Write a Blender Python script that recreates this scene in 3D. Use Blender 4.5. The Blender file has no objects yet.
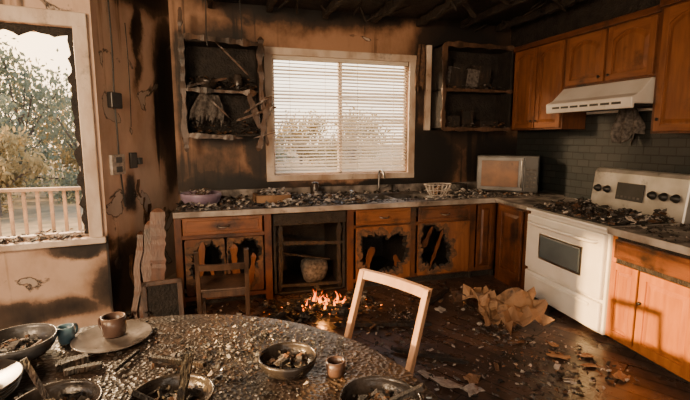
import bpy, math, random
from mathutils import Vector, Matrix, Euler, noise as mnoise
random.seed(7)
R=random.Random(11)
D=bpy.data; C=bpy.context
col=C.scene.collection

# ---------------------------------------------------------------- materials
def newmat(name):
    m=D.materials.new(name); m.use_nodes=True
    nt=m.node_tree; b=nt.nodes['Principled BSDF']
    return m,nt,b
def pmat(name,c1,c2=None,scale=6,rough=.6,bump=0.0,metal=0,stretch=(1,1,1),detail=6,lo=.35,hi=.65,rough2=None,bscale=None,soot=0.0,sootscale=3.0):
    m,nt,b=newmat(name); N=nt.nodes; L=nt.links
    tc=N.new('ShaderNodeTexCoord'); mp=N.new('ShaderNodeMapping'); mp.inputs['Scale'].default_value=stretch
    L.new(tc.outputs['Object'],mp.inputs[0])
    n=N.new('ShaderNodeTexNoise'); n.inputs['Scale'].default_value=scale; n.inputs['Detail'].default_value=detail
    L.new(mp.outputs[0],n.inputs['Vector'])
    r=N.new('ShaderNodeMapRange'); r.inputs[1].default_value=lo; r.inputs[2].default_value=hi
    L.new(n.outputs['Fac'],r.inputs[0])
    mx=N.new('ShaderNodeMix'); mx.data_type='RGBA'
    mx.inputs[6].default_value=(*c1,1); mx.inputs[7].default_value=(*(c2 or c1),1)
    L.new(r.outputs[0],mx.inputs[0]); outc=mx.outputs[2]
    if soot:
        g=N.new('ShaderNodeNewGeometry')
        s=N.new('ShaderNodeTexNoise'); s.inputs['Scale'].default_value=sootscale; s.inputs['Detail'].default_value=8; s.inputs['Roughness'].default_value=.65
        L.new(g.outputs['Position'],s.inputs['Vector'])
        sr=N.new('ShaderNodeMapRange'); sr.interpolation_type='SMOOTHSTEP'; sr.inputs[1].default_value=.72-.3*soot; sr.inputs[2].default_value=.95-.3*soot
        L.new(s.outputs['Fac'],sr.inputs[0])
        m2=N.new('ShaderNodeMix'); m2.data_type='RGBA'; m2.inputs[7].default_value=(.010,.008,.007,1)
        L.new(sr.outputs[0],m2.inputs[0]); L.new(outc,m2.inputs[6]); outc=m2.outputs[2]
    L.new(outc,b.inputs['Base Color'])
    b.inputs['Roughness'].default_value=rough; b.inputs['Metallic'].default_value=metal
    if rough2 is not None:
        rr=N.new('ShaderNodeMapRange'); rr.inputs[1].default_value=lo; rr.inputs[2].default_value=hi
        rr.inputs[3].default_value=rough; rr.inputs[4].default_value=rough2
        L.new(n.outputs['Fac'],rr.inputs[0]); L.new(rr.outputs[0],b.inputs['Roughness'])
    if bump:
        n2=N.new('ShaderNodeTexNoise'); n2.inputs['Scale'].default_value=bscale or scale*4; n2.inputs['Detail'].default_value=8
        L.new(mp.outputs[0],n2.inputs['Vector'])
        bp=N.new('ShaderNodeBump'); bp.inputs['Strength'].default_value=bump; bp.inputs['Distance'].default_value=.02
        L.new(n2.outputs['Fac'],bp.inputs['Height']); L.new(bp.outputs[0],b.inputs['Normal'])
    return m
def spots_mask(nt,spots,dist=.5,nscale=1.6):
    """soot deposits: soft blobs (centre, radii, strength) in room coordinates, broken up by noise"""
    N=nt.nodes; L=nt.links
    g=N.new('ShaderNodeNewGeometry')
    n=N.new('ShaderNodeTexNoise'); n.inputs['Scale'].default_value=nscale; n.inputs['Detail'].default_value=9; n.inputs['Roughness'].default_value=.62
    L.new(g.outputs['Position'],n.inputs['Vector'])
    sb=N.new('ShaderNodeVectorMath'); sb.operation='SUBTRACT'; sb.inputs[1].default_value=(.5,.5,.5)
    L.new(n.outputs['Color'],sb.inputs[0])
    sc=N.new('ShaderNodeVectorMath'); sc.operation='SCALE'; sc.inputs['Scale'].default_value=dist*2
    L.new(sb.outputs[0],sc.inputs[0])
    ad=N.new('ShaderNodeVectorMath'); ad.operation='ADD'
    L.new(g.outputs['Position'],ad.inputs[0]); L.new(sc.outputs[0],ad.inputs[1])
    prev=None
    for c,r,s in spots:
        a=N.new('ShaderNodeVectorMath'); a.operation='SUBTRACT'; a.inputs[1].default_value=c
        L.new(ad.outputs[0],a.inputs[0])
        d=N.new('ShaderNodeVectorMath'); d.operation='DIVIDE'; d.inputs[1].default_value=r
        L.new(a.outputs[0],d.inputs[0])
        l=N.new('ShaderNodeVectorMath'); l.operation='LENGTH'; L.new(d.outputs[0],l.inputs[0])
        mr=N.new('ShaderNodeMapRange'); mr.interpolation_type='SMOOTHSTEP'
        mr.inputs[1].default_value=.3; mr.inputs[2].default_value=1.2; mr.inputs[3].default_value=s; mr.inputs[4].default_value=0
        L.new(l.outputs['Value'],mr.inputs[0])
        if prev is None: prev=mr.outputs[0]
        else:
            mm=N.new('ShaderNodeMath'); mm.operation='MAXIMUM'; L.new(prev,mm.inputs[0]); L.new(mr.outputs[0],mm.inputs[1]); prev=mm.outputs[0]
    return prev,n
def wallmat(name,base,mid,dark,spots,rough=.6,dist=.5,peel=.60,drip=.5):
    m,nt,b=newmat(name); N=nt.nodes; L=nt.links
    mask,n=spots_mask(nt,spots,dist)
    n2=N.new('ShaderNodeTexNoise'); n2.inputs['Scale'].default_value=2.6; n2.inputs['Detail'].default_value=10; n2.inputs['Roughness'].default_value=.62
    g=N.new('ShaderNodeNewGeometry'); mpp=N.new('ShaderNodeMapping'); mpp.inputs['Scale'].default_value=(1,1,.6)
    L.new(g.outputs['Position'],mpp.inputs[0]); L.new(mpp.outputs[0],n2.inputs['Vector'])
    m1=N.new('ShaderNodeMath'); m1.operation='MULTIPLY_ADD'; m1.inputs[1].default_value=1.1; m1.inputs[2].default_value=-.50
    L.new(n2.outputs['Fac'],m1.inputs[0])
    a0=N.new('ShaderNodeMath'); a0.operation='ADD'
    L.new(mask,a0.inputs[0]); L.new(m1.outputs[0],a0.inputs[1])
    # thin vertical soot runs
    mpd=N.new('ShaderNodeMapping'); mpd.inputs['Scale'].default_value=(9,9,.45); L.new(g.outputs['Position'],mpd.inputs[0])
    nd=N.new('ShaderNodeTexNoise'); nd.inputs['Scale'].default_value=1.0; nd.inputs['Detail'].default_value=5; L.new(mpd.outputs[0],nd.inputs['Vector'])
    dr=N.new('ShaderNodeMapRange'); dr.interpolation_type='SMOOTHSTEP'; dr.inputs[1].default_value=.56; dr.inputs[2].default_value=.70; dr.inputs[4].default_value=drip; L.new(nd.outputs['Fac'],dr.inputs[0])
    a=N.new('ShaderNodeMath'); a.operation='ADD'; a.use_clamp=True; L.new(a0.outputs[0],a.inputs[0]); L.new(dr.outputs[0],a.inputs[1])
    cr=N.new('ShaderNodeValToRGB'); e=cr.color_ramp.elements
    e[0].position=0; e[0].color=(*base,1); e[1].position=.90; e[1].color=(*dark,1)
    x=e.new(.34); x.color=(*mid,1); x=e.new(.58); x.color=tuple(q*.18+w*.82 for q,w in zip(mid,dark))+(1,)
    L.new(a.outputs[0],cr.inputs[0])
    pn=N.new('ShaderNodeTexNoise'); pn.inputs['Scale'].default_value=2.6; pn.inputs['Detail'].default_value=7; pn.inputs['Distortion'].default_value=.5
    L.new(g.outputs['Position'],pn.inputs['Vector'])
    p1=N.new('ShaderNodeMapRange'); p1.inputs[1].default_value=peel; p1.inputs[2].default_value=peel+.008; L.new(pn.outputs['Fac'],p1.inputs[0])
    p2=N.new('ShaderNodeMapRange'); p2.inputs[1].default_value=peel-.022; p2.inputs[2].default_value=peel; L.new(pn.outputs['Fac'],p2.inputs[0])
    mxa=N.new('ShaderNodeMix'); mxa.data_type='RGBA'; mxa.inputs[7].default_value=(.02,.013,.010,1)
    L.new(p2.outputs[0],mxa.inputs[0]); L.new(cr.outputs[0],mxa.inputs[6])
    mc=N.new('ShaderNodeMix'); mc.data_type='RGBA'; mc.inputs[6].default_value=(.55,.45,.38,1); mc.inputs[7].default_value=(.03,.024,.02,1); L.new(a.outputs[0],mc.inputs[0])
    mxb=N.new('ShaderNodeMix'); mxb.data_type='RGBA'
    L.new(p1.outputs[0],mxb.inputs[0]); L.new(mxa.outputs[2],mxb.inputs[6]); L.new(mc.outputs[2],mxb.inputs[7])
    L.new(mxb.outputs[2],b.inputs['Base Color'])
    b.inputs['Roughness'].default_value=rough
    h=N.new('ShaderNodeMath'); h.operation='MULTIPLY_ADD'; h.inputs[1].default_value=-.7; L.new(p1.outputs[0],h.inputs[0]); L.new(n2.outputs['Fac'],h.inputs[2])
    bp=N.new('ShaderNodeBump'); bp.inputs['Strength'].default_value=.6; bp.inputs['Distance'].default_value=.02
    L.new(h.outputs[0],bp.inputs['Height']); L.new(bp.outputs[0],b.inputs['Normal'])
    return m

M={}
M['wall_b']=wallmat('sooty_plaster_back',(.42,.24,.145),(.19,.10,.055),(.009,.008,.008),[
  ((.9,5.15,3.1),(1.2,1,.34),1.0),((2.3,5.15,3.15),(1.4,1,.28),.9),((.15,5.15,2.15),(.60,1,.85),1.0),((-.2,5.15,1.2),(.7,1,.4),.5),((.3,5.15,1.02),(.95,1,.30),.95),((2.75,5.15,1.35),(.5,1,.6),1.1),((3.3,5.15,2.4),(1.0,1,1.2),1.1),((3.8,5.15,1.3),(.8,1,.5),1.0),((.55,5.15,1.6),(.25,1,.8),.8),((2.0,5.15,1.0),(1.4,1,.14),1.0),((2.52,5.15,1.8),(.10,1,.5),.8)],dist=.28,peel=.72,drip=.35)
M['wall_l']=wallmat('sooty_plaster_left',(.66,.48,.37),(.42,.27,.185),(.011,.009,.009),[
  ((-.40,5.05,2.0),(.24,.34,1.2),1.0),((-.55,4.7,3.0),(.9,.9,.28),.95),((-.72,4.2,.35),(.35,.5,.45),.95),((-1.1,4.0,2.98),(1.5,1,.22),.9),((-.60,4.58,2.5),(.06,.12,.7),.8),((-1.5,3.9,.22),(.9,1,.16),.8),((-1.9,3.85,.5),(.25,1,.4),.9),((-1.0,3.98,.72),(.35,1,.09),.95),((-.70,4.38,1.1),(.10,.15,.22),.9)],dist=.20,peel=.615,drip=.6)
M['char']=pmat('charred_black',(.007,.006,.006),(.025,.020,.017),12,.7,.8)
M['charwood']=pmat('charred_wood',(.010,.008,.007),(.050,.028,.017),9,.6,.9,stretch=(3,3,1),lo=.45,hi=.75)
def wood(name,c1,c2,axis='z',rough=.36,soot=.45):
    st={'z':(7,7,.9),'x':(.9,7,7),'y':(7,.9,7)}[axis]
    return pmat(name,c1,c2,3.2,rough,.12,stretch=st,lo=.3,hi=.7,soot=soot)
M['wood']=wood('oak_cabinet_wood',(.28,.105,.034),(.15,.052,.018),soot=.65)
M['woodx']=wood('oak_cabinet_wood_rail',(.28,.105,.034),(.15,.052,.018),'x',soot=.65)
M['wood_n']=wood('oak_cabinet_wood_sunlit',(.46,.165,.028),(.30,.095,.016),soot=.35)  # brighter oak for the near doors, sunlit glow put into the colour
M['wood_d']=wood('smoked_oak_wood',(.17,.06,.02),(.08,.028,.011),soot=.85)
M['wood_dx']=wood('smoked_oak_wood_rail',(.17,.06,.02),(.08,.028,.011),'x',soot=.85)
M['wood_l']=wood('pale_chair_wood',(.44,.26,.15),(.29,.155,.085),'z',.45,.45)
M['plank']=wood('weathered_board',(.14,.08,.05),(.06,.034,.022),soot=.9)
M['white']=pmat('smoked_white_enamel',(.82,.80,.77),(.66,.63,.58),3,.28,0,lo=.45,hi=.75,soot=.25,sootscale=5)
M['bguard']=pmat('smoked_silver_panel',(.62,.60,.57),(.38,.36,.33),4,.3,.05,.55,soot=.45,sootscale=6)
M['trim']=pmat('scorched_white_trim',(.74,.63,.53),(.42,.28,.19),5,.5,.3,stretch=(1,1,.5),lo=.42,hi=.70,soot=.5,sootscale=5)
M['blind']=pmat('blind_slat_white',(.88,.86,.82),(.80,.77,.72),4,.5)
M['steel']=pmat('sooty_steel',(.50,.49,.47),(.22,.20,.18),6,.32,.1,1)
M['dsteel']=pmat('grey_appliance_casing',(.17,.17,.175),(.08,.078,.076),5,.38,.05,.4,soot=.4)
M['glassblk']=pmat('dark_oven_glass',(.12,.15,.17),(.06,.07,.08),2,.08)
M['blackpl']=pmat('black_plastic',(.015,.015,.015),(.03,.03,.03),5,.35)
M['ash']=pmat('grey_ash',(.17,.155,.145),(.045,.04,.038),30,.9,.5)
M['plaster']=pmat('plaster_chip',(.58,.53,.48),(.32,.28,.25),30,.8,.3)
M['shard']=pmat('glass_shard',(.32,.33,.34),(.10,.10,.10),30,.06)
M['brown']=pmat('burnt_brown_scrap',(.17,.085,.04),(.05,.027,.017),20,.7,.3)
M['card']=pmat('scorched_cardboard',(.40,.24,.13),(.20,.105,.052),4,.7,.3,soot=.6,sootscale=6)
M['mwdoor']=pmat('browned_microwave_glass',(.20,.085,.03),(.09,.042,.02),6,.35,soot=.4,sootscale=9)
M['counter']=pmat('scorched_laminate',(.34,.30,.27),(.05,.043,.04),7,.3,.5,rough2=.65)
M['cedge']=pmat('laminate_edge',(.52,.47,.42),(.20,.165,.14),5,.4,.2,soot=.55,sootscale=6)
M['bowl_grey']=pmat('grey_stoneware',(.12,.12,.125),(.035,.033,.032),9,.25,.2,soot=.4,sootscale=9)
M['bowl_dk']=pmat('sooty_bowl_glaze',(.055,.045,.040),(.015,.013,.012),10,.25,.2)
M['lav']=pmat('lavender_plastic',(.40,.32,.46),(.20,.15,.22),4,.4,soot=.4,sootscale=8)
M['blue']=pmat('blue_ceramic',(.17,.30,.38),(.08,.14,.18),5,.3)
M['china']=pmat('smoked_china',(.26,.23,.21),(.10,.085,.075),6,.25,soot=.6,sootscale=8)
M['mug']=pmat('burnt_mug',(.11,.065,.05),(.04,.025,.02),8,.35)
M['grass']=pmat('dry_grass',(.26,.19,.10),(.13,.11,.06),3,.9)
M['bark']=pmat('bark',(.10,.08,.065),(.05,.04,.035),6,.9)
M['deck']=pmat('deck_wood',(.30,.22,.16),(.16,.12,.09),4,.7)
M['joist']=pmat('charred_joist',(.009,.008,.007),(.035,.024,.018),10,.75,.9,stretch=(2,2,2))
def transl(m,c,f):
    nt=m.node_tree; b=nt.nodes['Principled BSDF']
    tr=nt.nodes.new('ShaderNodeBsdfTranslucent'); tr.inputs[0].default_value=(*c,1)
    mix=nt.nodes.new('ShaderNodeMixShader'); mix.inputs[0].default_value=f
    out=nt.nodes['Material Output']
    nt.links.new(b.outputs[0],mix.inputs[1]); nt.links.new(tr.outputs[0],mix.inputs[2]); nt.links.new(mix.outputs[0],out.inputs[0])
    return m
M['leaf1']=transl(pmat('leaves_olive_hazed',(.30,.23,.11),(.16,.14,.08),1.2,.8),(.50,.38,.17),.4)  # outdoor haze mixed into the leaf colour
M['leaf2']=transl(pmat('leaves_bluegreen_hazed',(.14,.18,.14),(.08,.10,.085),1.2,.8),(.26,.28,.18),.4)  # haze mixed into this leaf colour too
transl(M['blind'],(.98,.92,.82),.5)
def floormat():
    m,nt,b=newmat('charred_plank_floor'); N=nt.nodes; L=nt.links
    g=N.new('ShaderNodeNewGeometry'); mp=N.new('ShaderNodeMapping'); mp.inputs['Rotation'].default_value=(0,0,math.radians(62))
    L.new(g.outputs['Position'],mp.inputs[0])
    br=N.new('ShaderNodeTexBrick'); br.inputs['Scale'].default_value=1; br.inputs['Brick Width'].default_value=1.3; br.inputs['Row Height'].default_value=.13
    br.inputs['Mortar Size'].default_value=.006; br.inputs['Color1'].default_value=(.065,.040,.032,1); br.inputs['Color2'].default_value=(.14,.085,.062,1); br.inputs['Mortar'].default_value=(.004,.003,.003,1)
    L.new(mp.outputs[0],br.inputs['Vector'])
    n=N.new('ShaderNodeTexNoise'); n.inputs['Scale'].default_value=2.2; n.inputs['Detail'].default_value=9; n.inputs['Roughness'].default_value=.65
    L.new(g.outputs['Position'],n.inputs['Vector'])
    mr=N.new('ShaderNodeMapRange'); mr.inputs[1].default_value=.48; mr.inputs[2].default_value=.68
    L.new(n.outputs['Fac'],mr.inputs[0])
    mx=N.new('ShaderNodeMix'); mx.data_type='RGBA'; mx.inputs[7].default_value=(.016,.014,.014,1)
    L.new(mr.outputs[0],mx.inputs[0]); L.new(br.outputs['Color'],mx.inputs[6]); L.new(mx.outputs[2],b.inputs['Base Color'])
    r2=N.new('ShaderNodeMapRange'); r2.inputs[1].default_value=.35; r2.inputs[2].default_value=.65; r2.inputs[3].default_value=.18; r2.inputs[4].default_value=.45
    L.new(n.outputs['Fac'],r2.inputs[0]); L.new(r2.outputs[0],b.inputs['Roughness'])
    n3=N.new('ShaderNodeTexNoise'); n3.inputs['Scale'].default_value=35; n3.inputs['Detail'].default_value=6; L.new(g.outputs['Position'],n3.inputs['Vector'])
    ad=N.new('ShaderNodeMath'); ad.operation='MULTIPLY_ADD'; ad.inputs[1].default_value=.35; L.new(n3.outputs['Fac'],ad.inputs[0])
    inv=N.new('ShaderNodeMath'); inv.operation='SUBTRACT'; inv.inputs[0].default_value=1; L.new(br.outputs['Fac'],inv.inputs[1]); L.new(inv.outputs[0],ad.inputs[2])
    bp=N.new('ShaderNodeBump'); bp.inputs['Strength'].default_value=.5; bp.inputs['Distance'].default_value=.01
    L.new(ad.outputs[0],bp.inputs['Height']); L.new(bp.outputs[0],b.inputs['Normal'])
    return m
M['floor']=floormat()
def tilemat():
    m,nt,b=newmat('sooty_wall_tile'); N=nt.nodes; L=nt.links
    g=N.new('ShaderNodeNewGeometry'); sp=N.new('ShaderNodeSeparateXYZ'); cb=N.new('ShaderNodeCombineXYZ')
    L.new(g.outputs['Position'],sp.inputs[0]); L.new(sp.outputs['Y'],cb.inputs['X']); L.new(sp.outputs['Z'],cb.inputs['Y'])
    br=N.new('ShaderNodeTexBrick'); br.inputs['Scale'].default_value=1; br.inputs['Brick Width'].default_value=.16; br.inputs['Row Height'].default_value=.08
    br.inputs['Mortar Size'].default_value=.004; br.inputs['Color1'].default_value=(.018,.024,.025,1); br.inputs['Color2'].default_value=(.030,.034,.034,1); br.inputs['Mortar'].default_value=(.004,.004,.004,1)
    L.new(cb.outputs[0],br.inputs['Vector']); L.new(br.outputs['Color'],b.inputs['Base Color']); b.inputs['Roughness'].default_value=.42
    bp=N.new('ShaderNodeBump'); bp.inputs['Strength'].default_value=.5; bp.invert=True; bp.inputs['Distance'].default_value=.01
    L.new(br.outputs['Fac'],bp.inputs['Height']); L.new(bp.outputs[0],b.inputs['Normal'])
    return m
M['tile']=tilemat()
def tablemat():
    m,nt,b=newmat('charred_table_top'); N=nt.nodes; L=nt.links
    tc=N.new('ShaderNodeTexCoord')
    n=N.new('ShaderNodeTexNoise'); n.inputs['Scale'].default_value=3; n.inputs['Detail'].default_value=12; n.inputs['Roughness'].default_value=.72
    L.new(tc.outputs['Object'],n.inputs['Vector'])
    cr=N.new('ShaderNodeValToRGB'); e=cr.color_ramp.elements; e[0].position=.36; e[0].color=(.014,.011,.010,1); e[1].position=.68; e[1].color=(.20,.145,.11,1)
    x=e.new(.52); x.color=(.055,.038,.030,1)
    L.new(n.outputs['Fac'],cr.inputs[0]); L.new(cr.outputs[0],b.inputs['Base Color'])
    v=N.new('ShaderNodeTexVoronoi'); v.inputs['Scale'].default_value=60; L.new(tc.outputs['Object'],v.inputs['Vector'])
    bp=N.new('ShaderNodeBump'); bp.inputs['Strength'].default_value=.8; bp.inputs['Distance'].default_value=.006
    L.new(v.outputs['Distance'],bp.inputs['Height']); L.new(bp.outputs[0],b.inputs['Normal'])
    mr=N.new('ShaderNodeMapRange'); mr.inputs[1].default_value=.35; mr.inputs[2].default_value=.65; mr.inputs[3].default_value=.5; mr.inputs[4].default_value=.2
    L.new(n.outputs['Fac'],mr.inputs[0]); L.new(mr.outputs[0],b.inputs['Roughness'])
    return m
M['table']=tablemat()
def flamemat():
    m,nt,b=newmat('flame'); N=nt.nodes; L=nt.links
    tc=N.new('ShaderNodeTexCoord'); sp=N.new('ShaderNodeSeparateXYZ'); L.new(tc.outputs['Generated'],sp.inputs[0])
    cr=N.new('ShaderNodeValToRGB'); e=cr.color_ramp.elements; e[0].position=0; e[0].color=(1,.36,.04,1); e[1].position=1; e[1].color=(.9,.07,.004,1); x=e.new(.45); x.color=(1,.19,.012,1)
    L.new(sp.outputs['Z'],cr.inputs[0]); em=N.new('ShaderNodeEmission'); L.new(cr.outputs[0],em.inputs[0]); em.inputs[1].default_value=6.5
    ns=N.new('ShaderNodeTexNoise'); ns.inputs['Scale'].default_value=14; L.new(tc.outputs['Object'],ns.inputs['Vector'])
    mr=N.new('ShaderNodeMapRange'); mr.inputs[1].default_value=.35; mr.inputs[2].default_value=.58; L.new(ns.outputs['Fac'],mr.inputs[0])
    tr=N.new('ShaderNodeBsdfTransparent'); mix=N.new('ShaderNodeMixShader'); L.new(mr.outputs[0],mix.inputs[0]); L.new(tr.outputs[0],mix.inputs[1]); L.new(em.outputs[0],mix.inputs[2])
    L.new(mix.outputs[0],nt.nodes['Material Output'].inputs[0]); return m
M['flame']=flamemat()
m,nt,b=newmat('ember'); b.inputs['Base Color'].default_value=(.02,.01,.01,1); b.inputs['Emission Color'].default_value=(1,.2,.02,1); b.inputs['Emission Strength'].default_value=3.5; M['ember']=m

# ---------------------------------------------------------------- geometry helpers
def obj(name,me,mats,parent=None,loc=None,rot=None):
    o=D.objects.new(name,me); col.objects.link(o)
    for mm in (mats if isinstance(mats,(list,tuple)) else [mats]): me.materials.append(M[mm] if isinstance(mm,str) else mm)
    if parent is not None: o.parent=parent
    if loc: o.location=loc
    if rot: o.rotation_euler=rot
    return o
def empty(name,loc=(0,0,0),rotz=0,rot=None):
    e=D.objects.new(name,None); col.objects.link(e); e.location=loc; e.rotation_euler=rot or (0,0,rotz); e.empty_display_size=.1
    return e
def mesh(name,V,F,mats,parent=None,loc=None,rot=None,mi=None,smooth=False):
    me=D.meshes.new(name); me.from_pydata([tuple(v) for v in V],[],F); me.update()
    if mi:
        for p,i in zip(me.polygons,mi): p.material_index=i
    if smooth:
        for p in me.polygons: p.use_smooth=True
    return obj(name,me,mats,parent,loc,rot)
BF=[(0,3,2,1),(4,5,6,7),(0,1,5,4),(1,2,6,5),(2,3,7,6),(3,0,4,7)]
def boxes(name,bl,mat,parent=None,loc=None,rot=None,bevel=0.0,mi=None):
    V=[];F=[];MI=[]
    for k,(x0,x1,y0,y1,z0,z1) in enumerate(bl):
        n=len(V)
        V+=[(x0,y0,z0),(x1,y0,z0),(x1,y1,z0),(x0,y1,z0),(x0,y0,z1),(x1,y0,z1),(x1,y1,z1),(x0,y1,z1)]
        F+=[tuple(n+i for i in f) for f in BF]; MI+=[mi[k] if mi else 0]*6
    o=mesh(name,V,F,mat,parent,loc,rot,MI)
    if bevel:
        b=o.modifiers.new('b','BEVEL'); b.width=bevel; b.segments=2; b.limit_method='ANGLE'
    return o
def box(name,x0,x1,y0,y1,z0,z1,mat,parent=None,bevel=.004,loc=None,rot=None):
    return boxes(name,[(x0,x1,y0,y1,z0,z1)],mat,parent,loc,rot,bevel)
def stick(V,F,a,b,w,h=None,rng=R,jit=.0):
    a=Vector(a);b=Vector(b);d=(b-a).normalized(); up=Vector((0,0,1)) if abs(d.z)<.9 else Vector((0,1,0))
    s=d.cross(up).normalized(); u=s.cross(d).normalized(); h=h or w
    n=len(V)
    for p in (a,b):
        for i,j in ((-1,-1),(1,-1),(1,1),(-1,1)):
            V.append(tuple(p+s*(i*w/2*(1+rng.uniform(-jit,jit)))+u*(j*h/2*(1+rng.uniform(-jit,jit)))))
    F+=[(n,n+1,n+2,n+3),(n+7,n+6,n+5,n+4)]+[(n+i,n+4+i,n+4+(i+1)%4,n+(i+1)%4) for i in range(4)]
def sticks(name,L,mat,parent=None,loc=None,rot=None,bevel=.003,jit=0,mi=None):
    V=[];F=[]
    for q in L: stick(V,F,*q,jit=jit)
    MI=None
    if mi: MI=[i for i in mi for _ in range(6)]
    o=mesh(name,V,F,mat,parent,loc,rot,MI)
    if bevel:
        b=o.modifiers.new('b','BEVEL'); b.width=bevel; b.segments=2
    return o
def ragged(name,L,mat,parent=None,seed=1,amp=.3):
    """fire-eaten boards: each (a,b,w,h) subdivided along its length with irregular section and splintered ends"""
    rg=random.Random(seed); V=[];F=[]
    for a,b,w,h in L:
        a=Vector(a);b=Vector(b);d=(b-a);ln=d.length;d.normalize(); up=Vector((0,0,1)) if abs(d.z)<.9 else Vector((0,1,0))
        s=d.cross(up).normalized();u=s.cross(d).normalized(); n=max(6,int(ln/.035)); base=len(V); ph=rg.uniform(0,50)
        for k in range(n+1):
            t=k/n; p=a+(b-a)*t+s*mnoise.noise(Vector((ph,t*ln*5,0)))*w*.3
            f=1+amp*mnoise.noise(Vector((ph,t*ln*9,3)))*1.8+rg.uniform(-.1,.1)
            if k in(0,n): f*=rg.uniform(.2,.6)
            for i,j in ((-1,-1),(1,-1),(1,1),(-1,1)):
                V.append(tuple(p+s*(i*w/2*f*(1+rg.uniform(-amp,amp)*.4))+u*(j*h/2*f)))
        for k in range(n):
            q=base+4*k
            for i in range(4): F.append((q+i,q+4+i,q+4+(i+1)%4,q+(i+1)%4))
        F.append((base,base+1,base+2,base+3)); q=base+4*n; F.append((q+3,q+2,q+1,q))
    return mesh(name,V,F,mat,parent)
def lathe(name,prof,mat,parent=None,loc=None,rot=None,seg=40,wob=0,seed=0):
    V=[];F=[]
    for r,z in prof:
        for k in range(seg):
            a=2*math.pi*k/seg
            rr=r*(1+wob*math.sin(3*a+seed))
            V.append((rr*math.cos(a),rr*math.sin(a),z))
    for i in range(len(prof)-1):
        for k in range(seg):
            k2=(k+1)%seg; F.append((i*seg+k,i*seg+k2,(i+1)*seg+k2,(i+1)*seg+k))
    F.append(tuple(range(seg))[::-1]); F.append(tuple((len(prof)-1)*seg+k for k in range(seg)))
    return mesh(name,V,F,mat,parent,loc,rot,smooth=True)
def bowlprof(r,h,t=.006,foot=.45):
    P=[(r*foot,0)]
    for i in range(1,9):
        a=i/8; P.append((r*(foot+(1-foot)*math.sin(a*math.pi/2)),h*(1-math.cos(a*math.pi/2))*.95+h*.05*a+.0))
    P.append((r-t,h))
    for i in range(7,0,-1):
        a=i/8; P.append(((r-t)*(foot+(1-foot)*math.sin(a*math.pi/2)),t+(h-t)*(1-math.cos(a*math.pi/2))))
    P.append((.001,t)); return P
def tube(name,pts,r,mat,parent=None,loc=None,cyc=False,rot=None):
    cu=D.curves.new(name,'CURVE'); cu.dimensions='3D'; cu.bevel_depth=r; cu.bevel_resolution=3
    s=cu.splines.new('NURBS' if len(pts)>2 else 'POLY'); s.points.add(len(pts)-1)
    for p,q in zip(s.points,pts): p.co=(*q,1)
    s.use_endpoint_u=True; s.order_u=min(4,len(pts)); s.use_cyclic_u=cyc
    cu.use_fill_caps=True
    o=D.objects.new(name,cu); col.objects.link(o); cu.materials.append(M[mat])
    if parent: o.parent=parent
    if loc:o.location=loc
    if rot:o.rotation_euler=rot
    return o
def debris(name,pts,mats,seed,parent=None,flat=.35,loc=None):
    rg=random.Random(seed); V=[];F=[];MI=[]
    for x,y,z,s in pts:
        n=len(V); e=Euler((rg.uniform(-.5,.5),rg.uniform(-.5,.5),rg.uniform(0,6.28))).to_matrix()
        sx=s*rg.uniform(.4,1.3); sy=s*rg.uniform(.3,.9); sz=s*flat*rg.uniform(.1,1)
        P=[]
        for c in ((-1,-1,-1),(1,-1,-1),(1,1,-1),(-1,1,-1),(-1,-1,1),(1,-1,1),(1,1,1),(-1,1,1)):
            v=Vector((c[0]*sx*rg.uniform(.3,1),c[1]*sy*rg.uniform(.3,1),c[2]*sz*rg.uniform(.5,1)))*.5
            P.append(e@v)
        lift=-min(p.z for p in P)
        for v in P: V.append((x+v.x,y+v.y,z+lift+v.z))
        F+=[tuple(n+i for i in f) for f in BF]; MI+=[rg.randrange(len(mats))]*6
    return mesh(name,V,F,mats,parent,loc,None,MI)
def scatter(n,x0,x1,y0,y1,z,smin,smax,seed,heap=0,cond=None,power=2.5,ncl=7):
    rg=random.Random(seed); P=[]
    cl=[(rg.uniform(x0,x1),rg.uniform(y0,y1),rg.uniform(.08,.3)) for _ in range(ncl)]
    while len(P)<n:
        if rg.random()<.6:
            c=rg.choice(cl); x=rg.gauss(c[0],c[2]*(x1-x0)*.25);y=rg.gauss(c[1],c[2]*(y1-y0)*.6)
            d=math.hypot((x-c[0])/(c[2]*(x1-x0)*.25),(y-c[1])/(c[2]*(y1-y0)*.6)); hz=heap*math.exp(-d*d*.5)
        else: x=rg.uniform(x0,x1);y=rg.uniform(y0,y1);hz=heap*.15
        if not(x0<=x<=x1 and y0<=y<=y1): continue
        if cond and not cond(x,y): continue
        s=smin+(smax-smin)*rg.random()**power
        P.append((x,y,z+rg.random()*hz,s))
    return P
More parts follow.
